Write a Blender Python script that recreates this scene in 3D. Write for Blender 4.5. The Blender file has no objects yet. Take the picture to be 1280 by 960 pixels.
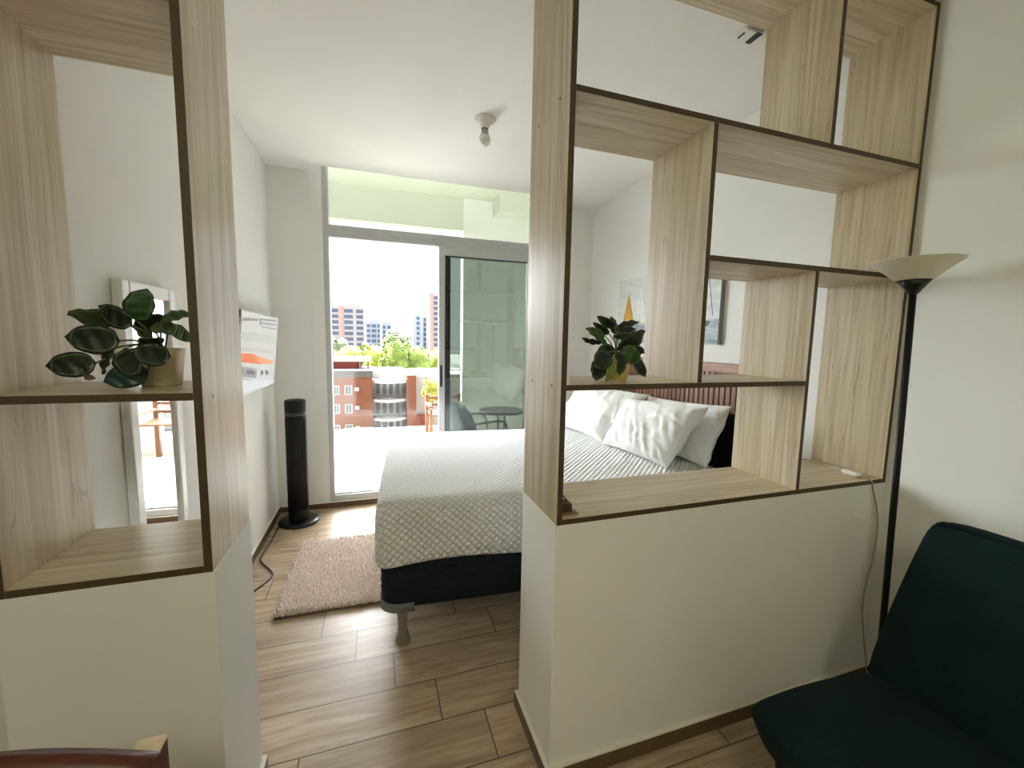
import bpy, bmesh, math, random
from mathutils import Vector, Matrix, noise
random.seed(7)
S = bpy.context.scene
COL = S.collection
PI = math.pi

# ------------------------------------------------------------------ camera
FPX, YAW, PIT, ROL = 517.8, math.radians(18.288), math.radians(6.004), math.radians(1.092)
CAMZ = 1.30
_F = Vector((math.sin(YAW)*math.cos(PIT), math.cos(YAW)*math.cos(PIT), -math.sin(PIT)))
_R = Vector((math.cos(YAW), -math.sin(YAW), 0))
_U = _R.cross(_F)
R_ = _R*math.cos(ROL) + _U*math.sin(ROL)
U_ = -_R*math.sin(ROL) + _U*math.cos(ROL)
cd = bpy.data.cameras.new('camera'); cam = bpy.data.objects.new('camera', cd); COL.objects.link(cam)
M = Matrix((R_, U_, -_F)).transposed().to_4x4(); M.translation = Vector((0, 0, CAMZ))
cam.matrix_world = M
cd.sensor_width = 36; cd.lens = FPX/1280*36; cd.clip_start = .02; cd.clip_end = 2000
S.camera = cam

def at(u, v, Y):
    """point of the depth plane Y measured at a photograph position"""
    d = _F + R_*((u-640)/FPX) - U_*((v-480)/FPX)
    return Vector((0, 0, CAMZ)) + d*(Y/d.y)

# ------------------------------------------------------------------ mesh builder
class MB:
    def __init__(s): s.v = []; s.f = []; s.m = []; s.sm = []; s.uv = {}
    def face(s, idx, m=0, smooth=False, uv=None):
        s.f.append(tuple(idx)); s.m.append(m); s.sm.append(smooth)
        if uv: s.uv[len(s.f)-1] = uv
    def box(s, x0, x1, y0, y1, z0, z1, m=0, my=None, mt=None):
        b = len(s.v)
        for z in (z0, z1):
            s.v += [(x0,y0,z),(x1,y0,z),(x1,y1,z),(x0,y1,z)]
        s.face((b,b+3,b+2,b+1), m); s.face((b+4,b+5,b+6,b+7), m if mt is None else mt)
        s.face((b,b+1,b+5,b+4), m if my is None else my); s.face((b+2,b+3,b+7,b+6), m if my is None else my)
        s.face((b+1,b+2,b+6,b+5), m); s.face((b+3,b,b+4,b+7), m)
        return s
    def bbox(s, x0, x1, y0, y1, z0, z1, r=.005, m=0, seg=2, mat=None):
        bm = bmesh.new(); bmesh.ops.create_cube(bm, size=1)
        for v in bm.verts:
            v.co = Vector(((x0+x1)/2+v.co.x*(x1-x0), (y0+y1)/2+v.co.y*(y1-y0), (z0+z1)/2+v.co.z*(z1-z0)))
        bmesh.ops.bevel(bm, geom=bm.edges[:], offset=r, segments=seg, profile=.5, affect='EDGES')
        s.add_bm(bm, m, mat, smooth=False); return s
    def add_bm(s, bm, m=0, mat=None, smooth=False):
        b = len(s.v); bm.verts.index_update()
        for v in bm.verts: s.v.append(tuple(mat @ v.co if mat else v.co))
        for f in bm.faces: s.face([b+v.index for v in f.verts], m, smooth)
        bm.free(); return s
    def rings(s, rings, m=0, smooth=True, cap0=True, cap1=True, closed=True):
        b = len(s.v); n = len(rings[0])
        for r in rings: s.v += [tuple(p) for p in r]
        for i in range(len(rings)-1):
            for j in range(n if closed else n-1):
                k = (j+1) % n
                s.face((b+i*n+j, b+i*n+k, b+(i+1)*n+k, b+(i+1)*n+j), m, smooth)
        if cap0: s.face([b+j for j in range(n)][::-1], m, False)
        if cap1: s.face([b+(len(rings)-1)*n+j for j in range(n)], m, False)
        return s
    def lathe(s, c, prof, n=24, m=0, axis=None, cap0=True, cap1=True):
        """prof: list of (radius, height) along axis from c"""
        ax = Vector(axis or (0,0,1)).normalized()
        a = ax.orthogonal().normalized() if abs(ax.z) < .999 else Vector((1,0,0)); b2 = ax.cross(a)
        rr = []
        for r, h in prof:
            rr.append([Vector(c)+ax*h+(a*math.cos(2*PI*i/n)+b2*math.sin(2*PI*i/n))*max(r,1e-5) for i in range(n)])
        return s.rings(rr, m, True, cap0, cap1)
    def tube(s, pts, r, n=8, m=0, r1=None):
        pts = [Vector(p) for p in pts]; rr = []
        t0 = (pts[1]-pts[0]).normalized(); nrm = t0.orthogonal().normalized()
        for i, p in enumerate(pts):
            t = (pts[min(i+1,len(pts)-1)]-pts[max(i-1,0)]).normalized()
            nrm = (nrm - t*nrm.dot(t)).normalized(); bn = t.cross(nrm)
            rad = r if r1 is None else r+(r1-r)*i/(len(pts)-1)
            rr.append([p+(nrm*math.cos(2*PI*k/n)+bn*math.sin(2*PI*k/n))*rad for k in range(n)])
        return s.rings(rr, m, True)
    def build(s, name, mats, parent=None, solid=None, subsurf=0):
        off = wloc(parent) if parent else Vector((0,0,0))
        me = bpy.data.meshes.new(name)
        me.from_pydata([tuple(Vector(v)-off) for v in s.v], [], s.f)
        if not isinstance(mats, (list,tuple)): mats = [mats]
        for mt in mats: me.materials.append(mt)
        for p, mi, sm in zip(me.polygons, s.m, s.sm): p.material_index = mi; p.use_smooth = sm
        if s.uv:
            ul = me.uv_layers.new(name='UVMap')
            for fi, uv in s.uv.items():
                for k, li in enumerate(me.polygons[fi].loop_indices): ul.data[li].uv = uv[k]
        me.update()
        o = bpy.data.objects.new(name, me); COL.objects.link(o)
        if parent: o.parent = parent
        if solid:
            md = o.modifiers.new('thickness','SOLIDIFY'); md.thickness = solid; md.offset = 0
        if subsurf:
            md = o.modifiers.new('smooth','SUBSURF'); md.levels = md.render_levels = subsurf
        return o
def wloc(o):
    v = Vector((0,0,0))
    while o: v = v+Vector(o.location); o = o.parent
    return v
def tag(o, label, cat, group=None):
    o['label'] = label; o['category'] = cat
    if group: o['group'] = group
    return o
def thing(name, label, cat, loc, group=None):
    o = bpy.data.objects.new(name, None); COL.objects.link(o); o.location = loc; o.empty_display_size = .05
    return tag(o, label, cat, group)
def struct(o): o['kind'] = 'structure'; return o
def smooth_path(pts, n=6):
    P = [Vector(p) for p in pts]; out = []
    for i in range(len(P)-1):
        p0, p1, p2, p3 = P[max(i-1,0)], P[i], P[i+1], P[min(i+2,len(P)-1)]
        for k in range(n):
            t = k/n
            out.append(.5*((2*p1)+(p2-p0)*t+(2*p0-5*p1+4*p2-p3)*t*t+(3*p1-p0-3*p2+p3)*t**3))
    return out+[P[-1]]

# ------------------------------------------------------------------ materials
def srgb(r, g, b):
    f = lambda c: (c/255/12.92) if c/255 <= .04045 else ((c/255+.055)/1.055)**2.4
    return (f(r), f(g), f(b), 1)
class NT:
    def __init__(s, name):
        s.m = bpy.data.materials.new(name); s.m.use_nodes = True
        s.t = s.m.node_tree; s.n = s.t.nodes; s.p = s.n['Principled BSDF']; s.out = s.n['Material Output']
    def N(s, typ, **kw):
        n = s.n.new(typ)
        for k, v in kw.items():
            if hasattr(n, k): setattr(n, k, v)
        return n
    def L(s, a, b): s.t.links.new(a, b)
    def val(s, sock, v):
        if isinstance(v, bpy.types.NodeSocket): s.L(v, sock)
        else: sock.default_value = v
    def math(s, op, a, b=0.0, c=None):
        n = s.N('ShaderNodeMath'); n.operation = op
        s.val(n.inputs[0], a); s.val(n.inputs[1], b)
        if c is not None: s.val(n.inputs[2], c)
        return n.outputs[0]
    def coord(s, scale=(1,1,1), kind='Object', loc=(0,0,0), rot=(0,0,0)):
        tc = s.N('ShaderNodeTexCoord'); mp = s.N('ShaderNodeMapping')
        mp.inputs['Scale'].default_value = scale; mp.inputs['Location'].default_value = loc; mp.inputs['Rotation'].default_value = rot
        s.L(tc.outputs[kind], mp.inputs[0]); return mp.outputs[0]
    def noise(s, vec, scale=5, detail=4, rough=.5, dist=0):
        n = s.N('ShaderNodeTexNoise'); n.inputs['Scale'].default_value = scale; n.inputs['Detail'].default_value = detail
        n.inputs['Roughness'].default_value = rough; n.inputs['Distortion'].default_value = dist
        if vec is not None: s.L(vec, n.inputs['Vector'])
        return n.outputs['Fac']
    def ramp(s, fac, stops):
        n = s.N('ShaderNodeValToRGB'); e = n.color_ramp.elements
        while len(e) < len(stops): e.new(.5)
        for el, (p, c) in zip(e, stops): el.position = p; el.color = c
        s.L(fac, n.inputs[0]); return n.outputs[0]
    def mix(s, fac, a, b, typ='MIX'):
        n = s.N('ShaderNodeMix'); n.data_type = 'RGBA'; n.blend_type = typ
        s.val(n.inputs[0], fac); s.val(n.inputs[6], a); s.val(n.inputs[7], b); return n.outputs[2]
    def bump(s, h, strength=.3, dist=.01):
        n = s.N('ShaderNodeBump'); n.inputs['Strength'].default_value = strength; n.inputs['Distance'].default_value = dist
        s.L(h, n.inputs['Height']); s.L(n.outputs[0], s.p.inputs['Normal'])
    def set(s, color=None, rough=.5, metal=0, spec=.5, sheen=0):
        if color is not None: s.val(s.p.inputs['Base Color'], color)
        s.val(s.p.inputs['Roughness'], rough); s.p.inputs['Metallic'].default_value = metal
        s.p.inputs['Specular IOR Level'].default_value = spec
        if sheen: s.p.inputs['Sheen Weight'].default_value = sheen
        return s.m
def plain(name, c, rough=.5, metal=0, var=.06, nscale=30, bump=0, spec=.5, sheen=0):
    t = NT(name); f = t.noise(t.coord(), nscale, 3)
    lo = tuple(x*(1-var) for x in c[:3])+(1,); hi = tuple(min(1,x*(1+var)) for x in c[:3])+(1,)
    col = t.ramp(f, [(.3,lo),(.7,hi)])
    if bump: t.bump(f, bump, .004)
    return t.set(col, rough, metal, spec, sheen)

WALL = plain('painted wall', (.82,.82,.79,1), .85, 0, .012, 3, 0, .25)
CEIL = plain('painted ceiling', (.84,.835,.81,1), .9, 0, .012, 3, 0, .2)

def oak(name, axis):
    t = NT(name); sc = [26,26,26]; sc[axis] = .9
    info = t.N('ShaderNodeObjectInfo')
    comb = t.N('ShaderNodeCombineXYZ')
    for k in range(3): t.L(t.math('MULTIPLY', info.outputs['Random'], 7.3+k*3.1), comb.inputs[k])
    add = t.N('ShaderNodeVectorMath'); add.operation = 'ADD'
    t.L(t.coord(tuple(sc)), add.inputs[0]); t.L(comb.outputs[0], add.inputs[1]); v = add.outputs[0]
    fine = t.noise(v, 3.2, 5, .65, .4); broad = t.noise(v, .42, 3, .5, .8)
    c1 = t.ramp(fine, [(.30,srgb(138,121,92)),(.48,srgb(184,168,139)),(.70,srgb(216,204,180))])
    c2 = t.ramp(broad, [(.30,srgb(164,145,114)),(.40,srgb(200,185,156)),(.50,srgb(180,163,132)),(.58,srgb(216,204,182)),(.72,srgb(176,158,128))])
    col = t.mix(.55, c1, c2)
    knot = t.noise(v, .8, 1, .4, 1.4)
    line = t.math('LESS_THAN', t.math('ABSOLUTE', t.math('SUBTRACT', knot, .57)), .0045)
    col = t.mix(t.math('MULTIPLY', line, .42), col, srgb(120,98,70))
    t.bump(fine, .08, .001)
    return t.set(col, .36, 0, .45)
OAKZ, OAKX = oak('light oak upright grain', 2), oak('light oak level grain', 0)
EDGE = plain('dark brown edge band', srgb(74,60,36), .5, 0, .12, 60)

def floor_mat(name, cols, grout, rough, ox, oy, rowh, plank, stag):
    t = NT(name)
    sep = t.N('ShaderNodeSeparateXYZ'); tc = t.N('ShaderNodeTexCoord'); t.L(tc.outputs['Object'], sep.inputs[0])
    x, y = sep.outputs[0], sep.outputs[1]
    ry = t.math('DIVIDE', t.math('SUBTRACT', y, oy), rowh); row = t.math('FLOOR', ry); fy = t.math('SUBTRACT', ry, row)
    rx = t.math('DIVIDE', t.math('ADD', t.math('SUBTRACT', x, ox), t.math('MULTIPLY', row, stag)), plank)
    colm = t.math('FLOOR', rx); fx = t.math('SUBTRACT', rx, colm)
    dx = t.math('MULTIPLY', t.math('MINIMUM', fx, t.math('SUBTRACT', 1.0, fx)), plank)
    dy = t.math('MULTIPLY', t.math('MINIMUM', fy, t.math('SUBTRACT', 1.0, fy)), rowh)
    d = t.math('MINIMUM', dx, dy); g = t.math('LESS_THAN', d, .0022)
    cv = t.N('ShaderNodeCombineXYZ'); t.L(row, cv.inputs[0]); t.L(colm, cv.inputs[1])
    wn = t.N('ShaderNodeTexWhiteNoise'); wn.noise_dimensions = '3D'; t.L(cv.outputs[0], wn.inputs['Vector'])
    v2 = t.N('ShaderNodeCombineXYZ')
    t.L(t.math('ADD', t.math('MULTIPLY', x, 2.2), t.math('MULTIPLY', wn.outputs['Value'], 31.0)), v2.inputs[0])
    t.L(t.math('MULTIPLY', y, 26.0), v2.inputs[1]); t.L(t.math('MULTIPLY', wn.outputs['Value'], 17.0), v2.inputs[2])
    gr = t.noise(v2.outputs[0], 1.3, 6, .6, .9)
    c = t.ramp(gr, [(.28,cols[0]),(.5,cols[1]),(.74,cols[2])])
    br = t.math('ADD', .86, t.math('MULTIPLY', wn.outputs['Value'], .28))
    cb = t.N('ShaderNodeCombineColor'); [t.L(br, cb.inputs[k]) for k in range(3)]
    c = t.mix(1.0, c, cb.outputs[0], 'MULTIPLY')
    c = t.mix(g, c, grout)
    h = t.math('ADD', t.math('MULTIPLY', gr, .25), t.math('MULTIPLY', t.math('SUBTRACT', 1.0, g), 1.0))
    t.bump(h, .35, .0015)
    return t.set(c, rough, 0, .5)
FLOOR = floor_mat('wood look floor tile', [srgb(140,117,90),srgb(174,152,123),srgb(202,183,156)], srgb(86,70,52), .38, -.095, 1.66, .182, .59, .1475)
DECK = floor_mat('pale terrace tile', [srgb(168,162,150),srgb(190,184,172),srgb(204,198,186)], srgb(130,124,114), .5, 0, 3.5, .16, .9, .3)
SKIRT = plain('dark wood look skirting', srgb(96,75,53), .4, 0, .15, 12)
SKIRTW = plain('skirting top bead', srgb(222,218,204), .6)
ALU = plain('brushed aluminium frame', srgb(196,198,199), .38, .2, .03, 40)
ALUD = plain('dark gasket', srgb(44,48,50), .5)
BLACK = plain('black plastic', (.006,.006,.007,1), .35, 0, .05, 20)
BLACKM = plain('black powder coated steel', (.006,.006,.006,1), .55, spec=.3)
WHITEP = plain('white plastic', srgb(232,230,222), .4, 0, .01)
CHROME = plain('bare metal', srgb(190,190,188), .25, 1, .02)

def glass(name, tint, fres=1.5):
    t = NT(name); t.n.remove(t.p)
    tr = t.N('ShaderNodeBsdfTransparent'); tr.inputs[0].default_value = tint
    gl = t.N('ShaderNodeBsdfGlossy'); gl.inputs['Roughness'].default_value = .0
    fr = t.N('ShaderNodeFresnel'); fr.inputs['IOR'].default_value = fres
    mx = t.N('ShaderNodeMixShader'); t.L(fr.outputs[0], mx.inputs[0]); t.L(tr.outputs[0], mx.inputs[1]); t.L(gl.outputs[0], mx.inputs[2])
    t.L(mx.outputs[0], t.out.inputs['Surface']); return t.m
GLASS = glass('clear window glass', (.78,.80,.75,1), 1.5)
GLASSG = glass('green tinted door glass', (.55,.59,.575,1), 1.7)
GLASSR = glass('balustrade glass', (.95,.97,.96,1), 1.3)

def quilt_mat():
    t = NT('white quilted cotton')
    sep = t.N('ShaderNodeSeparateXYZ'); tc = t.N('ShaderNodeTexCoord'); t.L(tc.outputs['Object'], sep.inputs[0])
    wob = t.noise(tc.outputs['Object'], 6, 2)
    x = t.math('ADD', sep.outputs[0], t.math('MULTIPLY', wob, .012))
    w = t.math('ADD', t.math('ADD', sep.outputs[1], sep.outputs[2]), t.math('MULTIPLY', wob, .02))
    k = PI/.031
    a = t.math('ABSOLUTE', t.math('SINE', t.math('MULTIPLY', t.math('ADD', x, w), k)))
    b = t.math('ABSOLUTE', t.math('SINE', t.math('MULTIPLY', t.math('SUBTRACT', x, w), k)))
    h = t.math('POWER', t.math('MULTIPLY', a, b), .45)
    t.bump(h, 1.0, .009)
    return t.set(t.ramp(h, [(0,srgb(216,216,214)),(.6,srgb(236,236,235))]), .85, 0, .2, .15)
QUILT = quilt_mat()
def linen(name, c):
    t = NT(name); f = t.noise(t.coord((1,1,1)), 9, 4, .6, 1.2); f2 = t.noise(t.coord((1,1,1)), 400, 2)
    t.bump(t.math('ADD', f, t.math('MULTIPLY', f2, .08)), .35, .02)
    return t.set(c, .85, 0, .2, .1)
LINEN = linen('white pillow cotton', srgb(222,221,217))
NAVY = plain('dark navy mattress ticking', srgb(20,26,38), .8, 0, .25, 40, .3, .25)
GREYP = plain('grey plastic guard', srgb(110,112,112), .5)
LEGM = plain('grey beige lacquered leg', srgb(128,124,110), .35)
def weave(name, c, sc=260):
    t = NT(name); v = t.coord((1,1,1)); f = t.noise(v, sc, 2); g = t.noise(v, 12, 3)
    t.bump(f, .5, .003)
    lo = tuple(x*.6 for x in c[:3])+(1,); hi = tuple(x*1.35 for x in c[:3])+(1,)
    return t.set(t.mix(.5, t.ramp(f, [(.3,lo),(.7,hi)]), t.ramp(g, [(.3,lo),(.7,hi)])), .9, 0, .2)
TEAL = weave('dark teal upholstery', srgb(9,32,34))
TEALP = weave('teal piping', srgb(10,26,30))
def slat_wood(name, a, b, ax=2):
    t = NT(name); sc = [40,40,40]; sc[ax] = 2
    f = t.noise(t.coord(tuple(sc)), 1.2, 4, .6, .5)
    return t.set(t.ramp(f, [(.3,a),(.7,b)]), .4, 0, .4)
WALNUT = slat_wood('reddish walnut', srgb(98,62,42), srgb(142,98,72))
WALNUTY = slat_wood('reddish walnut cap', srgb(126,86,64), srgb(172,126,100), 1)
MAHOG = slat_wood('dark mahogany', srgb(58,22,14), srgb(96,44,28), 0)
OUTWOOD = slat_wood('orange brown outdoor wood', srgb(112,74,52), srgb(140,94,66))
PALEWOOD = slat_wood('pale sanded wood', srgb(206,186,154), srgb(226,208,178))
CERAM = plain('cream ceramic', srgb(214,204,172), .45, 0, .05, 20)
CERAMY = plain('yellow cream ceramic', srgb(196,186,112), .45, 0, .12, 14)
SOIL = plain('potting soil', srgb(52,38,26), .95, 0, .4, 90, .6)
def leaf_mat(name, dark, ring, under):
    t = NT(name); tc = t.N('ShaderNodeTexCoord'); sep = t.N('ShaderNodeSeparateXYZ'); t.L(tc.outputs['UV'], sep.inputs[0])
    r = sep.outputs[0]; v = sep.outputs[1]
    nz = t.noise(t.coord(), 60, 3)
    rr = t.math('ADD', r, t.math('MULTIPLY', t.math('SUBTRACT', nz, .5), .12))
    c = t.ramp(rr, [(0,ring),(.05,dark),(.66,dark),(.76,ring),(.84,dark)])
    return t.set(c, .33, 0, .5)
LEAFD = leaf_mat('dark green banded leaf', srgb(14,30,18), srgb(80,106,74), None)
LEAFM = leaf_mat('mid green leaf', srgb(44,76,34), srgb(84,116,60), None)
LEAFY = leaf_mat('yellow green leaf', srgb(110,120,48), srgb(150,152,80), None)
LEAFB = leaf_mat('blue green leaf', srgb(28,60,62), srgb(46,84,80), None)
LEAFX = leaf_mat('dry brown leaf', srgb(92,66,42), srgb(110,82,52), None)
STEM = plain('green stalk', srgb(84,98,52), .5)
BRICK_ = None
def brick(name, c1, c2, mortar, sc=1.0):
    t = NT(name); b = t.N('ShaderNodeTexBrick'); t.L(t.coord((1,1,1), rot=(PI/2,0,0)), b.inputs['Vector'])
    b.inputs['Color1'].default_value = c1; b.inputs['Color2'].default_value = c2; b.inputs['Mortar'].default_value = mortar
    b.inputs['Scale'].default_value = sc; b.inputs['Mortar Size'].default_value = .012
    nz = t.noise(t.coord(), .5, 4)
    return t.set(t.mix(t.math('MULTIPLY', nz, .35), b.outputs[0], c2), .85, 0, .2)

# ------------------------------------------------------------------ room dimensions
XL, XR, YF, YB, YW, ZC = -.694, 1.824, 1.0, 1.2714, 3.3355, 2.457
YBACK = -2.6
def sbox(name, x0, x1, y0, y1, z0, z1, m): return struct(MB().box(x0,x1,y0,y1,z0,z1).build(name, m))
sbox('floor', XL-.1, XR+.1, YBACK-.1, 3.45, -.12, 0, FLOOR)
sbox('wall_left', XL-.12, XL, YBACK-.1, 3.47, 0, 2.75, WALL)
sbox('wall_right', XR, XR+.12, YBACK-.1, 3.47, 0, 2.75, WALL)
sbox('wall_back', XL, XR, YBACK-.12, YBACK, 0, 2.75, WALL)
# ceiling with the blind pocket left open above the window
mb = MB().box(XL, XR, YBACK, 3.22, ZC, ZC+.12).box(XL, -.437, 3.22, YW, ZC, ZC+.12).box(1.36, XR, 3.22, YW, ZC, ZC+.12)
mb.box(-.437, 1.36, 3.2201, YW, 2.66, 2.75); mb.box(XL, XR, 3.20, 3.22, ZC+.12, 2.75)
struct(mb.build('ceiling', CEIL))
# window wall: solid pieces either side of and below the opening
WX0, WX1 = -.346, 1.315
mb = MB().box(XL, WX0, YW, 3.47, 0, 2.75).box(WX1, XR, YW, 3.47, 0, 2.75).box(WX0, WX1, YW, 3.47, 0, .040).box(WX0, WX1, YW, 3.47, 2.62, 2.75)
struct(mb.build('wall_window', WALL))
# half walls carrying the shelf units
sbox('wall_partition_left', XL, -.3365, YF, YB, 0, .793, WALL)
sbox('wall_partition_right', .4667, XR, YF, YB, 0, .793, WALL)
# skirting
BH = .054
def skirt(name, segs):
    mb = MB()
    for x0,x1,y0,y1,h in segs: mb.box(x0,x1,y0,y1,0,h-.004,0).box(x0,x1,y0,y1,h-.004,h,1)
    struct(mb.build(name, [SKIRT, SKIRTW]))
t_ = .012
skirt('baseboard_window', [(XL, XR, YW-t_, YW, .044)])
skirt('baseboard_left', [(XL, XL+t_, YB, YW-t_, BH), (XL, XL+t_, YBACK, YF-t_, BH)])
skirt('baseboard_right', [(XR-t_, XR, YB+t_, YW-t_, BH), (XR-t_, XR, YBACK, YF-t_, BH)])
skirt('baseboard_partition_right', [(.4667-t_, XR, YF-t_, YF, BH), (.4667-t_, .4667, YF, YB+t_, BH), (.4667, XR, YB, YB+t_, BH)])
skirt('baseboard_partition_left', [(XL, -.3365+t_, YF-t_, YF, BH), (-.3365, -.3365+t_, YF, YB+t_, BH), (XL+t_, -.3365, YB, YB+t_, BH)])

# ------------------------------------------------------------------ shelf units
def board(name, par, x0, x1, z0, z1, grain):
    return MB().box(x0,x1,YF,YB,z0,z1,0,1).build(name, [grain, EDGE], par)
e = .0004
LU = thing('shelf_unit', 'narrow light oak shelf unit left of the opening, on the left half wall', 'shelf unit', (-.515, 1.135, .793))
board('side_panel', LU, -.692, -.675, .793, 2.455, OAKZ)
rp = board('side_panel', LU, -.355, -.339, .793, 2.455, OAKZ)
board('bottom_board', LU, -.675+e, -.355-e, .793, .8085, OAKX)
board('shelf', LU, -.675+e, -.355-e, 1.1655, 1.181, OAKX)
board('shelf', LU, -.675+e, -.355-e, 1.915, 1.931, OAKX)
board('top_board', LU, -.675+e, -.355-e, 2.440, 2.455, OAKX)
for (y, z) in ((1.06, 1.165), (1.21, 1.165), (1.06, 1.92), (1.21, 1.92)):
    MB().lathe((-.339, y, z), [(.004,0),(.004,.0012),(.0015,.0015)], 12, axis=(1,0,0)).build('screw_cap', SKIRTW, rp)
RU = thing('shelf_unit', 'wide light oak shelf unit with uneven compartments on the right half wall', 'shelf unit', (1.146, 1.135, .793))
lp = board('side_panel', RU, .468, .484, .793, 2.455, OAKZ)
board('side_panel', RU, 1.807, 1.8232, .793, 2.455, OAKZ)
board('bottom_board', RU, .484+e, 1.807-e, .793, .8085, OAKX)
board('top_board', RU, .484+e, 1.807-e, 2.440, 2.455, OAKX)
board('shelf', RU, .484+e, 1.362-e, 1.1685, 1.184, OAKX)
board('shelf', RU, .931+e, 1.807-e, 1.543, 1.559, OAKX)
board('shelf', RU, .484+e, 1.807-e, 1.9215, 1.937, OAKX)
board('divider', RU, 1.362, 1.377, .8085+e, 1.543-e, OAKZ)
board('divider', RU, .9155, .931, 1.184+e, 1.9215-e, OAKZ)
board('divider', RU, 1.372, 1.3885, 1.937+e, 2.440-e, OAKZ)
for (y, z) in ((1.06, 1.176), (1.21, 1.176), (1.06, 1.93), (1.21, 1.93)):
    MB().lathe((.468, y, z), [(.0035,0),(.0035,.0012),(.0015,.0014)], 12, axis=(-1,0,0)).build('screw_cap', ALUD, lp)

# ------------------------------------------------------------------ window and sliding door
win = MB()
y0, y1 = 3.345, 3.45
win.box(WX0, -.310, y0, y1, .04, 2.62).box(WX1-.036, WX1, y0, y1, .04, 2.62)
win.box(-.310, WX1-.036, y0, y1, .04, .088)                 # sill track
win.box(-.310, WX1-.036, y0, y1, 2.047, 2.105)              # transom bar
win.box(-.310, WX1-.036, y0+.01, y1, 2.022, 2.047)
win.box(-.310, WX1-.036, y0, y1, 2.585, 2.62)
win.box(-.310, WX1-.036, y0-.008, y0, 2.070, 2.076).box(-.336, -.330, y0-.006, y0, .05, 2.6)
win.box(-.310, WX1-.036, y0+.02, y0+.03, .088, .100).box(-.310, WX1-.036, y0+.06, y0+.07, .088, .100)
W1 = struct(win.build('window_1', ALU))
MB().box(-.310, WX1-.036, 3.395, 3.401, 2.105, 2.585).build('transom_pane', GLASS, W1)
fx = MB()
fx.box(.545, .585, 3.405, 3.44, .088, 2.022).box(1.239, 1.279, 3.405, 3.44, .088, 2.022).box(.585, 1.239, 3.405, 3.44, .088, .14).box(.585, 1.239, 3.405, 3.44, 1.975, 2.022)
fxo = fx.build('fixed_sash', ALUD, W1)
MB().box(.585, 1.239, 3.42, 3.425, .14, 1.975).build('pane', GLASS, fxo)
dr = MB()
dr.box(.484, .531, 3.355, 3.395, .089, 2.021).box(1.229, 1.276, 3.355, 3.395, .089, 2.021).box(.531, 1.229, 3.355, 3.395, .089, .155).box(.531, 1.229, 3.355, 3.395, 1.957, 2.021)
D1 = struct(dr.build('door_1', ALU))
gk = MB(); gk.box(.531, .537, 3.357, 3.393, .155, 1.957).box(.531, 1.229, 3.357, 3.393, 1.950, 1.957); gk.build('gasket', ALUD, D1)
MB().box(.537, 1.229, 3.372, 3.378, .155, 1.950).build('pane', GLASSG, D1)
MB().bbox(.494, .512, 3.343, 3.357, .915, 1.092, .006, 0, 3).build('door_handle', BLACK, D1)
# blind cord
bc = thing('blind_cord', 'thin white pull cord hanging down the wall left of the window', 'cord', (-.425, 3.318, .90))
MB().tube([(-.425,3.318,2.46),(-.425,3.318,1.5),(-.426,3.318,.95)], .0018, 6).build('cord', WHITEP, bc)
MB().lathe((-.426,3.318,.90), [(.003,0),(.009,.004),(.008,.035),(.003,.05)], 12).build('cord_weight', WHITEP, bc)

# ------------------------------------------------------------------ balcony
sbox('floor_balcony', -1.5, 2.8, 3.47, 5.46, -.12, 0.0, DECK)
sbox('wall_balcony', 1.072, 2.8, 5.30, 5.46, 0, 3.05, plain('balcony wall paint', srgb(220,220,214), .8, 0, .02, 3))
sbox('wall_balcony_side', 2.65, 2.8, 3.47, 5.30, 0, 3.05, WALL)
SOFF = plain('grey balcony soffit paint', srgb(196,199,186), .85, 0, .02, 3)
sbox('ceiling_balcony', -1.5, 2.8, 3.47, 5.46, 3.05, 3.15, SOFF)
sbox('trim_1', -1.5, 2.8, 5.34, 5.46, 2.665, 3.05, SOFF)
sbox('trim_2', 1.45, 2.65, 5.00, 5.30, 2.86, 3.05, SOFF)
para = sbox('wall_parapet', -1.5, 1.072, 5.30, 5.40, 0, .17, WALL)
bal = thing('balustrade', 'clear glass balcony balustrade with thin pale top rail above low white parapet', 'balustrade', (-.27, 5.35, .17))
for x0, x1 in ((-1.49,-.55),(-.53,.25),(.27,1.06)): MB().box(x0,x1,5.345,5.355,.1702,.90).build('glass_panel', GLASSR, bal)
MB().bbox(-1.49,1.065,5.338,5.362,.899,.917,.004).build('top_rail', ALU, bal)

# balcony furniture
tb = thing('balcony_table', 'round glass-topped black metal table on the balcony', 'table', (1.17, 3.86, 0))
ztab = .612
MB().lathe((1.17,3.86,ztab-.003), [(.20,-.006),(.212,-.004),(.212,.006),(.205,.008)], 40).build('tabletop', glass('smoked table glass', (.35,.40,.38,1), 1.5), tb)
rim = MB(); ring = [Vector((1.17+.21*math.cos(2*PI*i/40), 3.86+.21*math.sin(2*PI*i/40), ztab-.004)) for i in range(41)]
rim.tube(ring, .011, 8); rim.build('rim', BLACKM, tb)
for a in (.5, 2.1, 3.7, 5.2):
    MB().tube(smooth_path([(1.17+.05*math.cos(a),3.86+.05*math.sin(a),ztab-.012),(1.17+.04*math.cos(a),3.86+.04*math.sin(a),.30),(1.17+.05*math.cos(a),3.86+.05*math.sin(a),.12),(1.17+.17*math.cos(a),3.86+.17*math.sin(a),.008)]), .009, 8).build('leg', BLACKM, tb)

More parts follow.
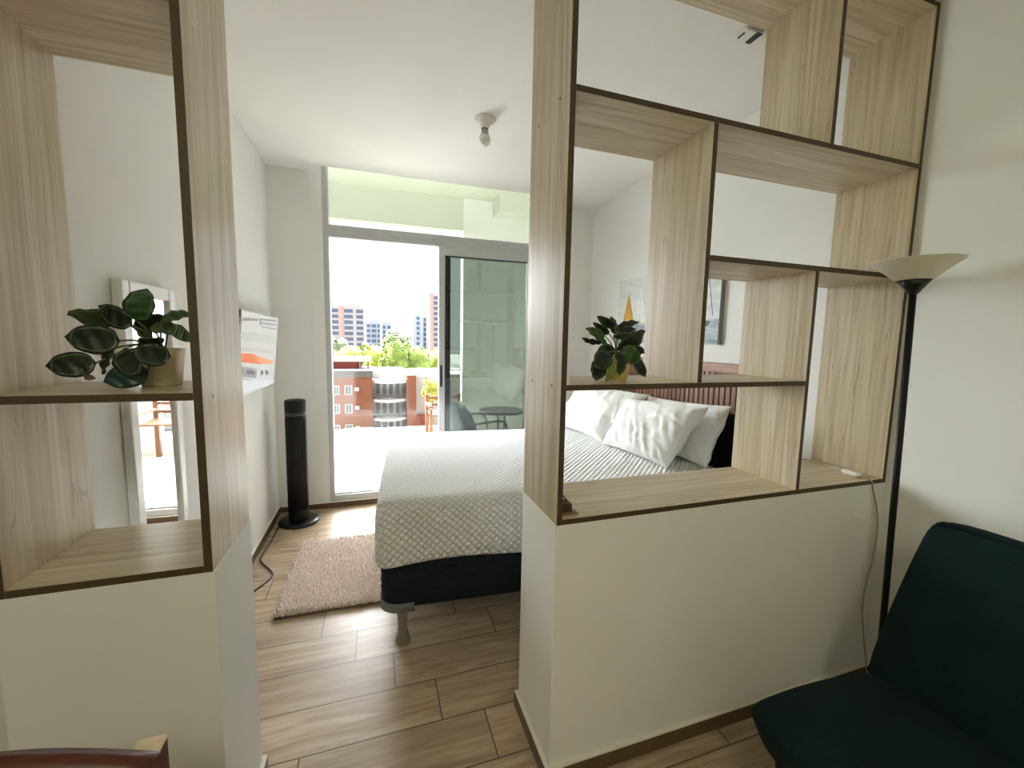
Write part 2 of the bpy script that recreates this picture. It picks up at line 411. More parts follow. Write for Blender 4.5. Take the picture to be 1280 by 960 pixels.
def wicker_chair(loc, rz, label, pillow):
    rt = Matrix.Rotation(rz, 4, 'Z')
    W = lambda x,y,z: Vector(loc)+(rt @ Vector((x,y,z)))
    ch = thing('balcony_chair', label, 'chair', loc, 'metal chairs on the balcony')
    CH = plain('grey woven sling', srgb(96,104,108), .8, 0, .2, 120)
    def slab(prof, w0, w1, th, name, mat):
        rr = []
        for (y, z) in prof:
            rr.append([W(w0,y,z),W(w1,y,z),W(w1,y,z-th),W(w0,y,z-th)])
        MB().rings(rr).build(name, mat, ch)
    slab([(-.20,.37),(0,.36),(.18,.36)], -.20, .20, .015, 'seat', CH)
    bk = MB(); rr = []
    for k in range(9):
        t = k/8; y = .18+.13*t; z = .36+.37*t; w = .20*(1-.25*t**3)
        rr.append([W(-w,y,z),W(0,y+.03,z),W(w,y,z),W(w,y+.014,z),W(0,y+.044,z),W(-w,y+.014,z)])
    bk.rings(rr).build('backrest', CH, ch)
    for s in (-1,1):
        MB().tube(smooth_path([W(s*.21,-.22,.006),W(s*.215,-.20,.36),W(s*.225,-.17,.52),W(s*.225,-.05,.55),W(s*.22,.22,.53)]), .011, 8).build('armrest', BLACKM, ch)
        MB().tube(smooth_path([W(s*.205,.30,.006),W(s*.205,.19,.36),W(s*.18,.31,.73)]), .011, 8).build('back_frame', BLACKM, ch)
    return ch, W
ch1, W1c = wicker_chair((.94,3.84,0), -PI/2+.2+PI, 'dark metal balcony chair left of the round table, seen behind the door stile', True)
ch2, W2c = wicker_chair((1.62,3.80,0), PI/2-.2+PI, 'dark metal balcony chair right of the round table, mostly hidden by the shelf unit', False)
def pillow_mesh(TL, TR, BL, BR, th, seed, nu=64, nv=48):
    TL,TR,BL,BR = map(Vector,(TL,TR,BL,BR)); nrm = ((TR-TL)+(BR-BL)).cross((TL-BL)+(TR-BR)).normalized()
    mb = MB(); g = {}
    for side in (1,-1):
        for i in range(nu+1):
            for j in range(nv+1):
                u, v = i/nu, j/nv
                a, b = 2*u-1, 2*v-1
                ea = 1-.05*(1-abs(b)**2.5); eb = 1-.07*(1-abs(a)**2.5)          # edges bow in, corners poke out
                uu, vv = .5+.5*a*ea, .5+.5*b*eb
                p = BL*(1-uu)*(1-vv)+BR*uu*(1-vv)+TL*(1-uu)*vv+TR*uu*vv
                h = (max(0,1-abs(a)**2.6)**.55)*(max(0,1-abs(b)**2.6)**.55)
                q = Vector((u*3+seed, v*3, side*2+seed))
                w = noise.noise(q*1.3)*.5+(1-abs(noise.noise(Vector((u*9+v*3+seed, v*2.5+u*2, side))))*2)*.34+noise.noise(Vector((u*5, v*14+u*9, seed)))*.22
                edge = min(1, h*3)
                p = p+nrm*side*(h*th*.5+w*.030*edge)
                if (side,i,j) not in g:
                    if side == -1 and (i in (0,nu) or j in (0,nv)): g[side,i,j] = g[1,i,j]; continue
                    g[side,i,j] = len(mb.v); mb.v.append(tuple(p))
    for side in (1,-1):
        for i in range(nu):
            for j in range(nv):
                q = [g[side,i,j],g[side,i+1,j],g[side,i+1,j+1],g[side,i,j+1]]
                mb.face(q if side==1 else q[::-1], 0, True)
    return mb
tag(pillow_mesh(W1c(-.18,.25,.71),W1c(.18,.25,.71),W1c(-.18,.09,.40),W1c(.18,.09,.40),.12,3,14,14).build('cushion', weave('teal cushion cloth', srgb(48,86,90))),
    'teal cushion propped on the left balcony chair', 'cushion')
# timber chair at the balustrade
def slat_chair(loc, label):
    c = thing('wooden_chair', label, 'chair', loc); x, y, z = loc
    for sx in (-.2,.2):
        MB().bbox(x+sx-.02,x+sx+.02,y-.2-.02,y-.2+.02,0,.40,.004).build('leg', OUTWOOD, c)
        MB().bbox(x+sx-.02,x+sx+.02,y+.2-.02,y+.2+.02,0,.62,.004).build('back_post', OUTWOOD, c)
        MB().bbox(x+sx-.02,x+sx+.02,y-.18,y+.18,.50,.525,.004).build('armrest', OUTWOOD, c)
        MB().bbox(x+sx-.015,x+sx+.015,y-.22,y-.20,.40,.50,.003).build('arm_post', OUTWOOD, c)
    for k in range(5): MB().bbox(x-.2,x+.2,y-.18+k*.075,y-.12+k*.075,.40,.418,.003).build('seat_slat', OUTWOOD, c)
    for zz in (.47,.56): MB().bbox(x-.18,x+.18,y+.19,y+.21,zz,zz+.03,.003).build('back_slat', OUTWOOD, c)
    return c
slat_chair((.80, 4.98, 0), 'orange brown wooden chair by the glass balustrade')

# ------------------------------------------------------------------ bed
BO, BA = Vector((-.012, 1.640, 0)), math.radians(-4.0)
BX = Vector((math.cos(BA), math.sin(BA), 0)); BY = Vector((-math.sin(BA), math.cos(BA), 0))
BLEN, BWID = 1.685, 1.25
def bp(a, b, z): return BO+BX*a+BY*b+Vector((0,0,z))
def rrect(a0, a1, b0, b1, r, n=7, sub=10):
    """rounded rectangle outline in bed coordinates, evenly subdivided straight sides"""
    P = []; cs = [(a1-r,b0+r,-PI/2),(a1-r,b1-r,0),(a0+r,b1-r,PI/2),(a0+r,b0+r,PI)]
    for k,(ca,cb,st) in enumerate(cs):
        arc = [(ca+r*math.cos(st+PI/2*i/n), cb+r*math.sin(st+PI/2*i/n)) for i in range(n+1)]
        P += arc
        na, nb, ns = cs[(k+1)%4]; q0 = arc[-1]; q1 = (na+r*math.cos(ns), nb+r*math.sin(ns))
        P += [(q0[0]+(q1[0]-q0[0])*i/sub, q0[1]+(q1[1]-q0[1])*i/sub) for i in range(1,sub)]
    return P
bed = thing('bed', 'low double bed with dark navy base and grey legs beside the window', 'bed', BO+BX*.84+BY*.62)
mb = MB(); rr = []
for z, ins in ((.188,.03),(.195,.012),(.21,.004),(.30,0),(.385,.004),(.398,.012),(.402,.03)):
    rr.append([bp(a,b,z) for a,b in rrect(ins+.015,BLEN-ins,ins+.015,BWID-ins-.015,.07)])
bs = mb.rings(rr).build('box_spring', NAVY, bed)
for k in range(5):
    z = .225+k*.036
    MB().tube([bp(a,b,z) for a,b in rrect(.0155,BLEN,.0155,BWID-.0155,.07)]+[bp(*rrect(.0155,BLEN,.0155,BWID-.0155,.07)[0],z)], .0022, 6).build('stitch_line', NAVY, bs)
mb = MB(); rr = []
for z, ins in ((.403,.03),(.42,.015),(.60,.015),(.635,.03),(.642,.06)):
    rr.append([bp(a,b,z) for a,b in rrect(ins+.01,BLEN-ins,ins+.01,BWID-ins-.01,.08)])
mb.rings(rr).build('mattress', LINEN, bed)
for (a,b,sa,sb) in ((.10,.10,1,1),(.10,BWID-.10,1,-1),(BLEN-.1,.10,-1,1),(BLEN-.1,BWID-.10,-1,-1)):
    c = bp(a+.0,b-.01 if sb>0 else b+.01,0)
    MB().lathe(c, [(.030,0),(.033,.004),(.021,.05),(.019,.09),(.024,.14),(.030,.188)], 20).build('leg', LEGM, bed)
    g = MB(); out = []
    ca, cb = (.012 if sa>0 else BLEN+.003), (.012 if sb>0 else BWID-.012); r = .075
    cx, cy = ca+sa*r, cb+sb*r
    pts = [(cx+sa*.06, cy-sb*r)]+[(cx-sa*r*math.sin(t*PI/2/6), cy-sb*r*math.cos(t*PI/2/6)) for t in range(7)]+[(cx-sa*r, cy+sb*.06)]
    rings_ = [[bp(p[0]+sa*.006,p[1]+sb*.006,.183) for p in pts],[bp(*p,.184) for p in pts],[bp(*p,.215) for p in pts],[bp(p[0]+sa*.004,p[1]+sb*.004,.218) for p in pts]]
    g.rings(rings_, 0, True, False, False, closed=False); g.build('corner_guard', GREYP, bed, solid=.004)
# bedspread
mb = MB(); rr = []
def hem(a, b):
    # hangs lower along the near side at the foot, tucked higher towards the head
    return .402-.022*math.exp(-((a-.05)/.25)**2)+.016*noise.noise(Vector((a*2.2,b*2.2,3)))+.008*math.sin(a*7)
prof = [(None,.003),(.04,-.001),(.25,-.003),(.5,-.003),(.75,.000),(.87,.004),(.935,.010),(.97,.019),(.99,.032)]
base_ = rrect(0,BLEN-.005,0,BWID,.055,8,22)
for fz, ins in prof:
    row = []
    out = rrect(ins,BLEN-.005-ins*.2,ins,BWID-ins,max(.055-ins*.3,.03),8,22)
    for (a,b),(a0,b0) in zip(out,base_):
        h = hem(a0,b0); z = h if fz is None else h+(.660-h)*fz
        wv = .006*noise.noise(Vector((a0*3,b0*3,z*5)))
        row.append(bp(a+wv,b-wv,z))
    rr.append(row)
for ins in (.07,.13,.21,.32,.44,.56):
    out = rrect(ins,BLEN-.005-ins*.5,ins,BWID-ins,max(.055-ins*.3,.012),8,22)
    rr.append([bp(a,b,.661+.010*min(1,ins/.3)+.005*noise.noise(Vector((a*4,b*4,1)))) for a,b in out])
mb.rings(rr, 0, True, False, True)
tag(mb.build('bedspread', QUILT, None, solid=.006), 'white quilted bedspread covering the bed and hanging over its sides', 'bedspread')
cs_ = MB().tube(smooth_path([bp(.035,-.004,.386),bp(.028,-.003,.45),bp(.03,-.002,.53),bp(.045,.0,.60),bp(.09,.018,.652)]), .005, 8)
# pillows
PL = [(((1.462,2.80,1.00),(1.60,2.13,.985),(1.29,2.80,.672),(1.345,2.24,.672)), .16, 1.0, 'white pillow farthest from the camera, near the window end of the headboard'),
      (((1.655,2.22,.965),(1.665,1.575,1.00),(1.56,2.24,.672),(1.585,1.63,.672)), .13, 5.0, 'white pillow standing behind the front pillow, nearest the headboard'),
      (((1.485,2.20,.965),(1.515,1.565,1.00),(1.325,2.21,.672),(1.385,1.68,.672)), .15, 9.0, 'crumpled white pillow in front, leaning on the two pillows behind')]
for (q, th, sd, lab) in PL:
    tag(pillow_mesh(q[0],q[1],q[2],q[3],th,sd).build('pillow', LINEN), lab, 'pillow', 'bed pillows')
# headboard
hb = thing('headboard', 'reddish walnut slatted headboard with flat cap standing against the right wall', 'headboard', (1.79, 2.23, 0))
HY0, HY1 = 1.46, 2.96
MB().box(1.785,1.8225,HY0,HY1,.10,1.148).build('back_panel', BLACK, hb)
MB().bbox(1.745,1.8228,HY0-.008,HY1+.008,1.149,1.198,.003).build('cap', WALNUTY, hb)
nsl = 40
for k in range(nsl):
    y = HY0+(HY1-HY0)*(k+.5)/nsl
    MB().box(1.762,1.7848,y-.0136,y+.0136,.94,1.1485).build('slat', WALNUT, hb)

# ------------------------------------------------------------------ rug
rg = thing('rug', 'beige pink shaggy rug on the floor at the foot of the bed', 'rug', (-.20, 2.375, 0))
PILE = plain('beige shag pile', srgb(230,214,202), .95, 0, .22, 80, 0, .1)
corners = [Vector((-.462,2.025,0)),Vector((.06,2.015,0)),Vector((.07,2.735,0)),Vector((-.448,2.74,0))]
def rq(u,v): return corners[0]*(1-u)*(1-v)+corners[1]*u*(1-v)+corners[2]*u*v+corners[3]*(1-u)*v
mb = MB(); mb.rings([[rq(u,v)+Vector((0,0,z)) for u,v in ((0,0),(1,0),(1,1),(0,1))] for z in (.0005,.010)], 0, False)
mb.build('backing', plain('rug backing', srgb(110,92,80), .9), rg)
mb = MB(); rnd = random.Random(3)
for i in range(74):
    for j in range(100):
        u = (i+rnd.random())/74; v = (j+rnd.random())/100
        c = rq(.004+u*.992,.004+v*.992); a = rnd.random()*2*PI; h = .012+.018*rnd.random(); l = .014*rnd.random(); w = .0042
        tp = c+Vector((math.cos(a)*l, math.sin(a)*l, .009+h)); b = len(mb.v)
        ph = rnd.random()*6
        for k in range(4): mb.v.append((c.x+w*math.cos(ph+k*PI/2), c.y+w*math.sin(ph+k*PI/2), .009))
        for k in range(4): mb.v.append((tp.x+w*.8*math.cos(ph+k*PI/2), tp.y+w*.8*math.sin(ph+k*PI/2), tp.z))
        for k in range(4):
            n = (k+1)%4; mb.face((b+k,b+n,b+4+n,b+4+k),0,True)
        mb.face((b+4,b+5,b+6,b+7),0,True)
pl = mb.build('pile', PILE, rg); pl['kind'] = 'stuff'

# ------------------------------------------------------------------ tower fan
fx0, fy0 = -.528, 3.128
fan = thing('tower_fan', 'tall black tower fan on round base in the corner by the window', 'fan', (fx0, fy0, 0))
MB().lathe((fx0,fy0,0), [(.128,0),(.132,.006),(.128,.016),(.10,.022),(.03,.026)], 48).build('base', BLACK, fan)
MB().lathe((fx0,fy0,.022), [(.066,0),(.066,.02),(.0655,.73),(.065,.742)], 40).build('tower', BLACKM, fan)
g = MB()
for k in range(22):
    a = -PI/2-1.15+2.3*k/21
    g.tube([(fx0+.0665*math.cos(a),fy0+.0665*math.sin(a),.10),(fx0+.0665*math.cos(a),fy0+.0665*math.sin(a),.74)], .0022, 5)
g.build('grille', BLACK, fan)
MB().lathe((fx0,fy0,.764), [(.0655,0),(.0665,.001),(.0665,.018),(.0655,.019)], 40).build('display_band', plain('grey display band', srgb(58,62,64), .4), fan)
MB().lathe((fx0,fy0,.784), [(.0655,0),(.066,.002),(.066,.075),(.062,.084),(.04,.088),(.005,.089)], 40).build('head', BLACKM, fan)
tag(MB().tube(smooth_path([(fx0-.10,fy0-.04,.012),(-.648,3.0,.006),(-.645,2.86,.005),(-.655,2.69,.005),(-.645,2.60,.005),(-.56,2.46,.005),(-.555,2.39,.005),(-.60,2.30,.005),(-.655,2.22,.005),(-.672,2.1,.005)],8), .0042, 8).build('power_cable', BLACK),
    'thin black power cable trailing on the floor along the left wall', 'cable')

# ------------------------------------------------------------------ television
tvY0, tvY1 = 2.34, 3.155
a_ = Vector((XL+.036, 0, .972)); up = Vector((.042, 0, .452)); nrm = Vector((up.z,0,-up.x)).normalized()
tv = thing('television', 'flat television tilted down on left wall, glowing painted reflection of orange roofed house', 'television', (XL+.03, 2.75, 1.2))
def tvp(y, t, d): return (a_.x+up.x*t+nrm.x*d, y, a_.z+up.z*t+nrm.z*d)
def tvbox(y0,y1,t0,t1,d0,d1,name,m,par):
    mb = MB(); mb.rings([[tvp(y0,t0,d),tvp(y1,t0,d),tvp(y1,t1,d),tvp(y0,t1,d)] for d in (d0,d1)],0,False); return mb.build(name,m,par)
TVF = plain('silver bezel', srgb(205,205,203), .35, .3)
tvbox(tvY0,tvY1,0,1,-.018,0,'housing',BLACK,tv)
def tvpx(u, v, d):
    r = _F + R_*((u-640)/FPX) - U_*((v-480)/FPX); o = Vector((0,0,CAMZ)); p0 = Vector(tvp(0,0,d))
    return o + r*((p0-o).dot(nrm)/r.dot(nrm))
def lit(c, k=.21):  # glowing colours that paint the street's reflection into the screen
    t = NT('glowing reflection colour'); t.p.inputs['Emission Color'].default_value = c; t.p.inputs['Emission Strength'].default_value = k
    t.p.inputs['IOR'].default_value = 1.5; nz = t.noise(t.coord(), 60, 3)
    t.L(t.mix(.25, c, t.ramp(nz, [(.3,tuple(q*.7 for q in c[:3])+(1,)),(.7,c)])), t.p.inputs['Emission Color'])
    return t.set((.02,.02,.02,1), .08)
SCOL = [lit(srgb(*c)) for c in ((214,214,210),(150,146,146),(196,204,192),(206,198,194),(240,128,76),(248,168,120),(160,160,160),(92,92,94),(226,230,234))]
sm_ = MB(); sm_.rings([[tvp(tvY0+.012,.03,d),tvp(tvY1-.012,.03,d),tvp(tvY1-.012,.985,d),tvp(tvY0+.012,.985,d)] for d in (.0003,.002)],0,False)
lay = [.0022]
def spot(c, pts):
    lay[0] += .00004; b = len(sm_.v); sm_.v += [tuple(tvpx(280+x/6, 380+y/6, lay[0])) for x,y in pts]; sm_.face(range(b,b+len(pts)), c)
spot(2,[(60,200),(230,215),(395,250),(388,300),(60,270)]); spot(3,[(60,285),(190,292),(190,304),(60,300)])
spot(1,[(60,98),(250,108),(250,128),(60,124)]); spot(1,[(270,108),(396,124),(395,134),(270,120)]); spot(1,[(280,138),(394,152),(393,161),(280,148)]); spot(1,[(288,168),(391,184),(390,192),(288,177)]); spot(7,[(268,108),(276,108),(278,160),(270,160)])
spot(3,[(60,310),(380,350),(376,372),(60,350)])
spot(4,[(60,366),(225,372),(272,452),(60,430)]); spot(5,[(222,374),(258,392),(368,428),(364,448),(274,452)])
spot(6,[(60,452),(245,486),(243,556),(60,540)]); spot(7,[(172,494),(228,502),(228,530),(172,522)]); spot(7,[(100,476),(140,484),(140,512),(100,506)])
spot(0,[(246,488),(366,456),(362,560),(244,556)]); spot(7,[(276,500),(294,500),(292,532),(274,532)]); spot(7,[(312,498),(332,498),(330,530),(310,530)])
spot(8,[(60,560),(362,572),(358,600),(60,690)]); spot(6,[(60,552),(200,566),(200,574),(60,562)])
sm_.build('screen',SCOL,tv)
for (y0,y1,t0,t1) in ((tvY0,tvY1,0,.03),(tvY0,tvY1,.985,1),(tvY0,tvY0+.012,.03,.985),(tvY1-.012,tvY1,.03,.985)):
    tvbox(y0,y1,t0,t1,.0003,.006,'bezel',TVF,tv)
MB().box(XL+.0005,XL+.034,2.62,2.88,1.08,1.32).build('wall_bracket', BLACKM, tv)

# ------------------------------------------------------------------ mirror on the left wall
mr = thing('wall_mirror', 'tall narrow wall mirror in silver white frame on left wall behind the plant shelf', 'mirror', (XL, 1.60, .25))
my0, my1, mz0, mz1 = 1.452, 1.765, .22, 1.452
FRM = plain('silver white frame', srgb(222,222,218), .35, .1, .03)
MSW = Matrix.Translation((XL,my0,0)) @ Matrix.Rotation(-math.radians(1.2),4,'Z') @ Matrix.Translation((-XL,-my0,0))
for (y0,y1,z0,z1) in ((my0,my0+.042,mz0,mz1),(my1-.042,my1,mz0,mz1),(my0+.042,my1-.042,mz0,mz0+.042),(my0+.042,my1-.042,mz1-.042,mz1)):
    MB().bbox(XL+.001,XL+.026,y0,y1,z0,z1,.005,0,2,MSW).build('frame_side', FRM, mr)
MG = NT('mirror silver'); MG = MG.set((.93,.94,.94,1), .0, 1)
MB().bbox(XL+.001,XL+.016,my0+.040,my1-.040,mz0+.040,mz1-.040,.0005,0,1,MSW).build('mirror_glass', MG, mr)

# ------------------------------------------------------------------ painting on the right wall
def painting():
    p = thing('painting', 'wide canvas of sailing boats in grey and yellow on the right wall above the bed', 'painting', (XR-.015, 2.3, 1.5))
    y0, y1, z0, z1 = 1.83, 2.83, 1.298, 1.766
    CAN = NT('pale painted canvas')
    nz = CAN.noise(CAN.coord((1,1.2,5)), 3, 5, .6, 1)
    sep = CAN.N('ShaderNodeSeparateXYZ'); tc = CAN.N('ShaderNodeTexCoord'); CAN.L(tc.outputs['Object'], sep.inputs[0])
    sky = CAN.ramp(nz, [(.3,srgb(198,206,206)),(.55,srgb(220,224,222)),(.75,srgb(232,232,226))])
    sea = CAN.ramp(nz, [(.3,srgb(128,142,148)),(.5,srgb(178,190,194)),(.7,srgb(214,218,216))])
    CAN = CAN.set(CAN.mix(CAN.math('LESS_THAN', sep.outputs[2], -.06), sky, sea), .8, 0, .2)
    SIDE = plain('grey canvas side', srgb(132,136,136), .7)
    mb = MB().box(XR-.03, XR-.0005, y0, y1, z0, z1, 0, 1); mb.build('canvas', [CAN, SIDE], p)
    xs = XR-.0305
    def patch(name, pts, c, d=.0012):
        mb = MB(); mb.rings([[(xs+.0004,y,z) for y,z in pts],[(xs-d,y,z) for y,z in pts]],0,False); mb.build(name, plain('paint '+name+str(c[0])[:4], c, .7, 0, .12, 40), p)
    ora, whi, gry, drk = srgb(206,158,62), srgb(232,232,226), srgb(150,160,166), srgb(96,104,108)
    patch('sail', [(2.76,1.46),(2.70,1.66),(2.685,1.47)], ora); patch('sail', [(2.68,1.44),(2.695,1.65),(2.62,1.43)], ora)
    patch('hull', [(2.77,1.42),(2.62,1.41),(2.64,1.385),(2.75,1.39)], drk)
    patch('sail', [(2.60,1.47),(2.56,1.72),(2.555,1.47)], whi); patch('sail', [(2.55,1.45),(2.555,1.73),(2.47,1.44)], whi)
    patch('sail', [(2.43,1.47),(2.40,1.70),(2.34,1.46)], gry); patch('hull', [(2.62,1.43),(2.44,1.42),(2.46,1.39),(2.60,1.40)], gry)
    patch('sail', [(2.22,1.47),(2.16,1.74),(2.15,1.47)], whi); patch('sail', [(1.99,1.49),(1.945,1.745),(1.935,1.60)], ora)
    patch('mast', [(1.935,1.755),(1.875,1.46),(1.878,1.46),(1.939,1.755)], drk); patch('mast', [(1.94,1.755),(1.98,1.45),(1.984,1.45),(1.944,1.755)], drk)
    patch('hull', [(2.02,1.44),(1.89,1.43),(1.91,1.40),(2.00,1.41)], drk)
    patch('reflection', [(2.00,1.385),(1.90,1.378),(1.93,1.37),(1.98,1.374)], gry)
painting()

# ------------------------------------------------------------------ ceiling bulb and small sensor
lb = thing('ceiling_light', 'bare unlit bulb in white ceiling holder above the bed', 'ceiling light', (.565, 2.25, ZC))
MB().lathe((.565,2.25,ZC-.0005), [(.056,0),(.057,-.006),(.048,-.016),(.026,-.026),(.022,-.046),(.021,-.050)], 32).build('lamp_holder', plain('white porcelain', srgb(226,218,212), .3), lb)
MB().lathe((.565,2.25,ZC-.050), [(.019,0),(.019,-.005)], 24).build('contact_ring', ALUD, lb)
MB().lathe((.565,2.25,ZC-.055), [(.016,0),(.019,-.006),(.021,-.022),(.024,-.030)], 24).build('bulb_collar', plain('grey bulb collar', srgb(168,170,164), .45), lb)
MB().lathe((.565,2.25,ZC-.085), [(.024,0),(.030,-.014),(.031,-.026),(.026,-.040),(.014,-.050),(.001,-.053)], 28).build('bulb', plain('frosted bulb', srgb(226,226,216), .25), lb)
sn = thing('ceiling_sensor', 'small white and black sensor on the ceiling behind the top of the shelf unit', 'sensor', (1.343, 1.318, ZC))
MB().bbox(1.305,1.385,1.295,1.345,ZC-.012,ZC-.0005,.004).build('body', WHITEP, sn)
MB().bbox(1.352,1.376,1.292,1.348,ZC-.016,ZC-.0122,.0012).build('window', BLACK, sn)
MB().bbox(1.306,1.312,1.310,1.340,ZC-.016,ZC-.0122,.001).build('slot', BLACK, sn)

# ------------------------------------------------------------------ floor lamp, cord, armchair
lx, ly = 1.672, .868
lt = Vector((1.640, .884, 1.475)); axis_ = (lt-Vector((lx,ly,.02))).normalized()
fl = thing('floor_lamp', 'black torchiere floor lamp with white cone shade in the right corner', 'floor lamp', (lx, ly, 0))
MB().lathe((lx,ly,0), [(.115,0),(.12,.004),(.118,.014),(.05,.024),(.016,.032)], 36).build('base', BLACKM, fl)
MB().tube([Vector((lx,ly,.02)), (Vector((lx,ly,.02))+lt)/2, lt], .0095, 14).build('pole', BLACKM, fl)
MB().lathe(lt, [(.010,-.004),(.014,0),(.030,.022),(.044,.040)], 36, axis=tuple(axis_)).build('shade_holder', BLACK, fl)
LSH = NT('opal lamp shade'); LSH.p.inputs['Subsurface Weight'].default_value = 0.0; LSH = LSH.set(srgb(224,220,200), .4)
pr = [(.0445,.040),(.078,.070),(.113,.098),(.1145,.100),(.112,.099),(.076,.073),(.042,.044)]
MB().lathe(lt, pr, 48, axis=tuple(axis_), cap0=False, cap1=False).build('lamp_shade', LSH, fl)
CORDM = plain('clear white cord', srgb(170,162,136), .4)
cdg = thing('lamp_cord', 'white cord with inline switch lying on the shelf and hanging down the half wall', 'cord', (1.76, 1.0, .8085))
zt = .8118
MB().tube(smooth_path([(1.765,1.285,.80),(1.766,1.268,zt),(1.768,1.20,zt),(1.760,1.13,zt),(1.742,1.07,zt),(1.738,1.04,zt),(1.735,1.012,zt),(1.738,.994,.806),(1.747,.993,.775),(1.783,.993,.69),(1.797,.992,.60),(1.79,.992,.50),(1.765,.991,.40),(1.758,.990,.31),(1.768,.985,.22),(1.785,.975,.10),(1.75,.93,.006),(1.70,.90,.012)],7), .0028, 8).build('cord', CORDM, cdg)
MB().bbox(1.722,1.752,1.035,1.095,.8087,.826,.006,0,3).build('inline_switch', WHITEP, cdg)

ac = thing('armchair', 'dark teal upholstered armless chair in the bottom right corner', 'chair', (1.2, .36, 0))
def cushion_box(x0,x1,y0,y1,z0,z1,r,fn,name,mat):
    bm = bmesh.new(); bmesh.ops.create_cube(bm, size=1)
    for v in bm.verts: v.co = Vector(((x0+x1)/2+v.co.x*(x1-x0),(y0+y1)/2+v.co.y*(y1-y0),(z0+z1)/2+v.co.z*(z1-z0)))
    bmesh.ops.subdivide_edges(bm, edges=bm.edges[:], cuts=9, use_grid_fill=True)
    for v in bm.verts:
        c = v.co; u = Vector(((c.x-x0)/(x1-x0)*2-1,(c.y-y0)/(y1-y0)*2-1,(c.z-z0)/(z1-z0)*2-1))
        hx,hy,hz = (x1-x0)/2,(y1-y0)/2,(z1-z0)/2
        q = Vector((max(abs(u.x)*hx-(hx-r),0),max(abs(u.y)*hy-(hy-r),0),max(abs(u.z)*hz-(hz-r),0)))
        if q.length > r:
            q2 = q*(r/q.length)
            c.x = (x0+x1)/2+math.copysign(min(abs(u.x)*hx,hx-r)+q2.x,u.x)
            c.y = (y0+y1)/2+math.copysign(min(abs(u.y)*hy,hy-r)+q2.y,u.y)
            c.z = (z0+z1)/2+math.copysign(min(abs(u.z)*hz,hz-r)+q2.z,u.z)
        v.co = fn(c,u)
    return MB().add_bm(bm,0,None,True).build(name,mat,ac,subsurf=1)
CY0, CY1 = .04, .715
def fs(c,u):
    z = c.z+(.018*(1-u.x**2)*(1-u.y**2) if u.z>0 else 0)
    y = c.y+(.010*(1-u.x**2)*u.y)
    x = c.x+(.075*(1-u.z)/2 if u.x<-.5 else 0)
    return Vector((x,y,z-.020*((u.x+1)/2)**2))
seat_ = cushion_box(.836,1.34,CY0,CY1,.27,.425,.045,fs,'seat',TEAL)
def fb(c,u):   # lean back
    t = (c.z-.36)/.45
    return Vector((c.x+.235*t+.012*(1-u.y**2)*(1-u.z**2)*(-1 if u.x<0 else 0), c.y+.008*(1-u.z**2)*u.y, c.z-.02*t*(u.x)))
back_ = cushion_box(1.275,1.385,CY0,CY1,.36,.812,.04,fb,'backrest',TEAL)
MB().tube(smooth_path([(1.375+.235*t*1.0-.055, CY1-.005, .385+.40*t) for t in (0,.25,.5,.75,.95)]+[(1.508,CY1-.03,.808),(1.512,CY1-.08,.812),(1.512,.4,.812),(1.512,CY0+.05,.812)]), .006, 8).build('piping', TEALP, back_)
for (x,y) in ((.96,CY0+.07),(.96,CY1-.08),(1.32,CY0+.07),(1.32,CY1-.08)):
    MB().lathe((x,y,0), [(.014,0),(.016,.004),(.024,.26),(.024,.285)], 16).build('leg', BLACKM, ac)
MB().bbox(.93,1.36,CY0+.04,CY1-.04,.245,.285,.01).build('seat_frame', BLACKM, ac)
MB().tube([(1.32,CY1-.08,.265),(1.45,CY1-.08,.46),(1.50,CY1-.08,.56)], .012, 10).build('back_support', BLACKM, ac)
MB().tube([(1.32,CY0+.08,.265),(1.45,CY0+.08,.46),(1.50,CY0+.08,.56)], .012, 10).build('back_support', BLACKM, ac)

# ------------------------------------------------------------------ dining chair in the bottom left corner
dc = thing('dining_chair', 'dark mahogany chair with curved top rail in the bottom left corner', 'chair', (-.45, .36, 0))
rail = []
for k in range(15):
    t = k/14; x = -.66+.41*t; y = .54+.012*math.sin(PI*t); z = .808+.040*math.sin(PI*t)
    rail.append([Vector((x,y-.013,z-.075)),Vector((x,y-.016,z-.02)),Vector((x,y-.012,z-.004)),Vector((x,y,z)),Vector((x,y+.012,z-.004)),Vector((x,y+.016,z-.02)),Vector((x,y+.013,z-.075))])
MB().rings(rail).build('top_rail', MAHOG, dc)
for x in (-.636,-.276):
    MB().bbox(x-.016,x+.016,.560,.592,0,.786,.002).build('back_post', MAHOG, dc)
    MB().bbox(x-.0165,x+.0165,.5595,.5925,.7862,.791,.0015).build('post_cap', PALEWOOD, dc)
    MB().bbox(x-.018,x+.018,.16,.196,0,.43,.004).build('leg', MAHOG, dc)
for k in range(4): MB().bbox(-.56+k*.075,-.53+k*.075,.533,.547,.45,.745,.003).build('back_slat', MAHOG, dc)
MB().bbox(-.665,-.235,.15,.56,.43,.465,.01).build('seat', MAHOG, dc)

# ------------------------------------------------------------------ small block on the wide unit
sb = thing('trinket_stand', 'tiny dark wooden block on thin plate at left end of wide bottom shelf', 'ornament', (.515, 1.05, .8085))
MB().bbox(.4846,.545,1.022,1.078,.8087,.8125,.001).build('plate', slat_wood('brown plate', srgb(120,98,66), srgb(146,122,86)), sb)
MB().bbox(.4850,.530,1.032,1.072,.8127,.8375,.002).build('block', slat_wood('dark brown block', srgb(54,42,22), srgb(76,60,34)), sb)
MB().tube(smooth_path([(.490,1.05,.838),(.497,1.05,.852),(.506,1.05,.858),(.515,1.05,.850),(.521,1.05,.838)]), .0016, 6).build('wire_loop', BLACKM, sb)

